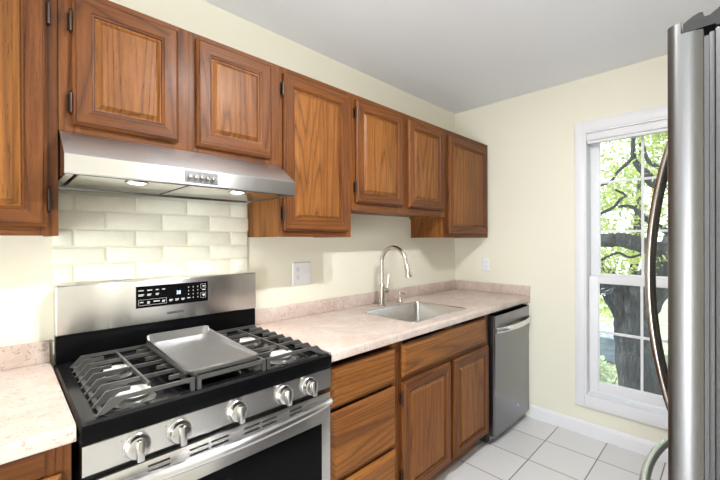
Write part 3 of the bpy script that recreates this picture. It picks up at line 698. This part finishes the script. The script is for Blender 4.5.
quadbox(bm, ax0 - 0.002, ax0 + 0.006, ay0 + 0.02, ay1 - 0.01, z0 + 0.001, z0 + 0.0135, bevel=0.002); quadbox(bm, ax1 - 0.006, ax1 + 0.002, ay0 + 0.02, ay1 - 0.01, z0 + 0.001, z0 + 0.0135, bevel=0.002); quadbox(bm, ax0 + 0.014, ax1 - 0.014, ay0 - 0.003, ay0 + 0.006, z0 + 0.001, z0 + 0.0135, bevel=0.002)
obj('dark_edge', bm, 'iron', gr)

# ------------------------------------------------------------------ refrigerator
FX0, FX1 = 1.0, 1.91
fr = thing('refrigerator', ((FX0 + FX1) / 2, -2.05, 0), 'stainless french-door refrigerator at the right edge, seen from its side', 'refrigerator')
bm = bmesh.new(); quadbox(bm, FX0 + 0.002, FX1 - 0.002, -2.42, -1.688, 0.03, 1.758, bevel=0.003); obj('cabinet', bm, 'fridge_side', fr)
bm = bmesh.new(); quadbox(bm, FX0 + 0.001, FX1 - 0.001, -1.6875, -1.6795, 0.06, 1.752, bevel=0.002); obj('front_frame', bm, 'fridge_side', fr)
bm = bmesh.new(); quadbox(bm, FX0 + 0.006, FX1 - 0.006, -1.679, -1.672, 0.07, 1.748); obj('gasket', bm, 'gasket', fr)
def door_plan(x0, x1, bow):
    def yf(x): u = (x - FX0) / (FX1 - FX0); return -1.6155 + 0.020 * math.sin(PI * u)
    lx = 0.007 if x0 == FX0 else 0.0
    pts = [(x0 + lx, -1.671), (x0 + lx * 0.55, -1.664), (x0 + lx * 0.22, -1.656), (x0 + lx * 0.05, -1.648)]
    for a, first in ((x0, True), (x1, False)):
        s = 1 if first else -1; r = 0.018
        if first:
            for k in range(7): t = PI / 2 * k / 6; pts.append((x0 + r - r * math.cos(t), yf(x0 + r) - r + r * math.sin(t)))
            for k in range(1, 12): x = x0 + r + (x1 - x0 - 2 * r) * k / 12; pts.append((x, yf(x)))
        else:
            for k in range(7): t = PI / 2 * (1 - k / 6); pts.append((x1 - r + r * math.cos(t), yf(x1 - r) - r + r * math.sin(t)))
    pts.append((x1, -1.671)); return pts
XM = (FX0 + FX1) / 2
def fdoor(name, x0, x1, z0, z1):
    bm = bmesh.new(); prism(bm, door_plan(x0, x1, 0), 2, z0, z1); d = obj(name, bm, 'steel_v', fr, 30)
    return d
for x0, x1, hx in ((FX0, XM - 0.002, XM - 0.030), (XM + 0.002, FX1, XM + 0.030)):
    d = fdoor('door', x0, x1, 0.70, 1.764)
    bm = bmesh.new(); pts = []
    for k in range(25):
        u = k / 24; z = 0.80 + 0.86 * u; pts.append((hx, -1.597 + 0.066 * math.sin(PI * u) ** 0.75, z))
    tube(bm, pts, 0.0105, 12, flat=1.0); obj('handle', bm, 'handle', d)
    bm = bmesh.new()    # raised front lip above the hinge recess
    pl = [p for p in door_plan(x0, x1, 0) if p[1] > -1.640]; y_in = -1.637
    prism(bm, [(x0, y_in)] + pl + [(x1, y_in)], 2, 1.7641, 1.787); obj('door_top_lip', bm, 'steel_v', d)
d = fdoor('freezer_drawer', FX0, FX1, 0.06, 0.692)
bm = bmesh.new(); pts = [(FX0 + 0.10 + (FX1 - FX0 - 0.20) * k / 24, -1.602 + 0.078 * math.sin(PI * k / 24) ** 0.6, 0.622) for k in range(25)]
tube(bm, pts, 0.0135, 12); obj('handle', bm, 'knob', d)
for sx_ in (0, 1):
    bm = bmesh.new()
    pl = [(-1.640, 1.766), (-1.640, 1.783)] + [(-1.640 - 0.027 * k / 8, 1.783 + 0.014 * math.sin(PI / 2 * k / 8)) for k in range(1, 9)] + [(-1.670, 1.796), (-1.672, 1.786), (-1.680, 1.786), (-1.700, 1.800), (-1.73, 1.806), (-1.80, 1.806), (-1.82, 1.762), (-1.690, 1.762), (-1.688, 1.766)]
    xa = FX0 + 0.003 if not sx_ else FX1 - 0.123
    prism(bm, pl, 0, xa, xa + 0.12); obj('hinge_cover', bm, 'fridge_dark', fr, 30)
for x in (FX0 + 0.06, FX1 - 0.06):
    for y in (-1.75, -2.36):
        bm = bmesh.new(); lathe(bm, [(0, 0.0008), (0.02, 0.0008), (0.02, 0.03), (0, 0.03)], (x, y, 0), 2, 12); obj('foot', bm, 'dark', fr)

# ------------------------------------------------------------------ ceiling fixture that lights the kitchen
cl = thing('ceiling_light', (0.97, -1.46, ZC), 'two-bulb ceiling light above the middle of the kitchen', 'ceiling light')
bm = bmesh.new(); lathe(bm, [(0, -0.0006), (0.20, -0.0006), (0.20, -0.012), (0.17, -0.02), (0, -0.02)], (0.97, -1.46, ZC), 2, 32); obj('ceiling_pan', bm, 'white', cl)
for x in (0.84, 1.10):
    bm = bmesh.new(); lathe(bm, [(0, -0.0205), (0.022, -0.0205), (0.030, -0.030), (0.024, -0.040), (0, -0.044)], (x, -1.46, ZC), 2, 20); obj('bulb', bm, 'bulb', cl)

# ------------------------------------------------------------------ outside
bm = bmesh.new(); quadbox(bm, 3.2, 40, -30, 30, -2.70, -2.60); g = struct('ground_outside', bm, 'lawn')
def blob_path(pts, n=6):
    P = [Vector(p) for p in pts]; out = []
    for i in range(len(P) - 1):
        p0 = P[max(i - 1, 0)]; p1 = P[i]; p2 = P[i + 1]; p3 = P[min(i + 2, len(P) - 1)]
        for k in range(n):
            t = k / n; out.append(0.5 * ((2 * p1) + (-p0 + p2) * t + (2 * p0 - 5 * p1 + 4 * p2 - p3) * t * t + (-p0 + 3 * p1 - 3 * p2 + p3) * t ** 3))
    out.append(P[-1]); return out
def limb(bm, pts, r0, r1, seg=12, wob=0.12):
    q = blob_path(pts); n = len(q)
    rr = [(r0 + (r1 - r0) * (i / (n - 1)) ** 0.8) * (1 + wob * noise.noise(Vector((i * 0.9, r0 * 31, 3)))) for i in range(n)]
    tube(bm, q, rr, seg)
tr = thing('tree', (6.1, -0.95, -2.60), 'large tree with a thick grey trunk right outside the window', 'tree')
bm = bmesh.new(); limb(bm, [(6.05, -1.0, -2.61), (6.05, -0.98, -1.66), (6.05, -0.93, -1.1), (6.05, -0.85, -0.5), (6.05, -0.80, 0.1), (6.05, -0.86, 0.5), (6.1, -1.10, 0.95), (6.15, -1.35, 1.5), (6.2, -1.5, 2.4), (6.2, -1.55, 3.6)], 0.30, 0.17, 16)
limb(bm, [(6.04, -0.84, 0.15), (6.0, -0.66, 0.52), (6.0, -0.46, 0.80), (6.0, -0.15, 1.04), (6.1, 0.5, 1.5)], 0.22, 0.12)
obj('trunk', bm, 'bark', tr)
for pts, a, b in (([(5.9, -1.3, 1.15), (5.55, -0.95, 1.27), (5.5, -0.75, 1.335), (5.5, -0.5, 1.335), (5.6, 0.2, 1.45)], 0.095, 0.085),
                  ([(6.0, -1.1, 2.0), (5.6, -0.93, 2.20), (5.5, -0.87, 2.40), (5.5, -0.9, 2.8)], 0.05, 0.02),
                  ([(5.5, -0.87, 2.5), (5.5, -0.855, 2.33), (5.5, -0.71, 2.18), (5.5, -0.65, 2.085), (5.5, -0.52, 2.03), (5.5, -0.3, 2.0)], 0.024, 0.012),
                  ([(5.5, -0.95, 2.5), (5.5, -1.0, 2.3), (5.5, -1.08, 2.21), (5.5, -1.2, 2.08)], 0.03, 0.02),
                  ([(5.9, -1.2, 1.40), (5.5, -1.03, 1.55), (5.5, -0.94, 1.645), (5.5, -0.85, 1.74), (5.5, -0.72, 1.75)], 0.045, 0.015),
                  ([(5.5, -0.45, 1.64), (5.5, -0.655, 1.735), (5.5, -0.735, 1.83), (5.5, -0.79, 1.89), (5.5, -0.69, 1.96)], 0.022, 0.012),
                  ([(6.0, -1.0, 2.1), (5.55, -0.97, 2.16), (5.5, -1.05, 2.0), (5.5, -1.15, 1.95)], 0.05, 0.04),
                  ([(5.6, -0.42, 1.0), (5.5, -0.7, 1.17), (5.5, -0.85, 1.12), (5.6, -1.1, 1.25)], 0.018, 0.012)):
    bm = bmesh.new(); limb(bm, pts, a, b, 10); obj('branch', bm, 'bark', tr)
def leaves(bm, boxes, n, s0, s1, rnd):
    for _ in range(n):
        b = rnd.choice(boxes); c = Vector((rnd.uniform(b[0], b[1]), rnd.uniform(b[2], b[3]), rnd.uniform(b[4], b[5])))
        s = rnd.uniform(s0, s1); q = Matrix.Rotation(rnd.uniform(0, 6.28), 3, Vector((rnd.gauss(0, 1), rnd.gauss(0, 1), rnd.gauss(0, 1))).normalized())
        p = [Vector(v) * s for v in ((-1, 0, 0), (-0.3, 0.42, 0.08), (0.55, 0.30, 0.02), (1.1, 0, -0.12), (0.55, -0.30, 0.02), (-0.3, -0.42, 0.08))]
        bm.faces.new([bm.verts.new(c + q @ v) for v in p])
rnd = random.Random(3)
bm = bmesh.new(); cl_ = []
for _ in range(300):
    x = rnd.uniform(5.2, 8.6); y = rnd.uniform(-2.8, 0.9); z = rnd.uniform(0.95, 4.2); r = rnd.uniform(0.16, 0.34); cl_.append((x - r, x + r, y - r, y + r, z - r * 0.7, z + r * 0.7))
leaves(bm, cl_, 24000, 0.018, 0.045, rnd); f = obj('foliage', bm, 'leaf', tr, 0); f['kind'] = 'stuff'
for i, (x, y, z, h, lab) in enumerate(((9.2, 0.35, -2.60, 1.25, 'low green shrub on the lawn left of the tree trunk'), (9.6, -1.9, -2.60, 1.3, 'green shrub on the lawn right of the tree trunk'))):
    sh = thing('shrub', (x, y, z), lab, 'shrub', 'shrubs on the lawn')
    bm = bmesh.new(); bx = []
    for _ in range(26):
        a = rnd.uniform(0, 6.28); rr = rnd.uniform(0, 0.75); zz = z + rnd.uniform(0.15, h); r = 0.22; bx.append((x + rr * math.cos(a) - r, x + rr * math.cos(a) + r, y + rr * math.sin(a) - r, y + rr * math.sin(a) + r, zz - 0.15, zz + 0.15))
    leaves(bm, bx, 2200, 0.035, 0.07, rnd); f = obj('foliage', bm, 'leaf2', sh, 0); f['kind'] = 'stuff'
    bm = bmesh.new()
    for k in range(6): a = k * 1.05; limb(bm, [(x, y, z), (x + 0.15 * math.cos(a), y + 0.15 * math.sin(a), z + 0.3), (x + 0.4 * math.cos(a), y + 0.4 * math.sin(a), z + h * 0.8)], 0.018, 0.006, 6)
    obj('stems', bm, 'bark', sh)
bt = thing('tree', (12.5, 0.2, -2.60), 'leafy pale green tree standing behind the large trunk outside', 'tree')
bm = bmesh.new(); limb(bm, [(12.5, 0.2, -2.61), (12.5, 0.25, -0.5), (12.4, 0.1, 1.5), (12.5, 0.0, 4.0)], 0.16, 0.06, 10); obj('trunk', bm, 'bark', bt)
bm = bmesh.new(); cl_ = []
for _ in range(170):
    x = rnd.uniform(10.8, 14.5); y = rnd.uniform(-5.5, 2.6); z = rnd.uniform(-0.9, 5.2); r = rnd.uniform(0.25, 0.55); cl_.append((x - r, x + r, y - r, y + r, z - r * 0.7, z + r * 0.7))
leaves(bm, cl_, 13000, 0.04, 0.09, rnd); f = obj('foliage', bm, 'leaf', bt, 0); f['kind'] = 'stuff'
hs = thing('garden_shed', (15, 1.2, -2.60), 'low pale blue shed beyond the shrub, seen left of the tree trunk', 'shed')
bm = bmesh.new(); quadbox(bm, 14, 16, 0.2, 2.6, -2.60, -1.85)
for k in range(4): quadbox(bm, 13.985, 14, 0.2, 2.6, -2.58 + 0.18 * k, -2.58 + 0.18 * k + 0.16)
obj('siding', bm, 'siding', hs)
bm = bmesh.new(); prism(bm, [(13.8, -1.849), (16.2, -1.849), (16.2, -1.80), (15, -1.55), (13.8, -1.80)], 1, 0.05, 2.75); obj('roof', bm, 'siding', hs)
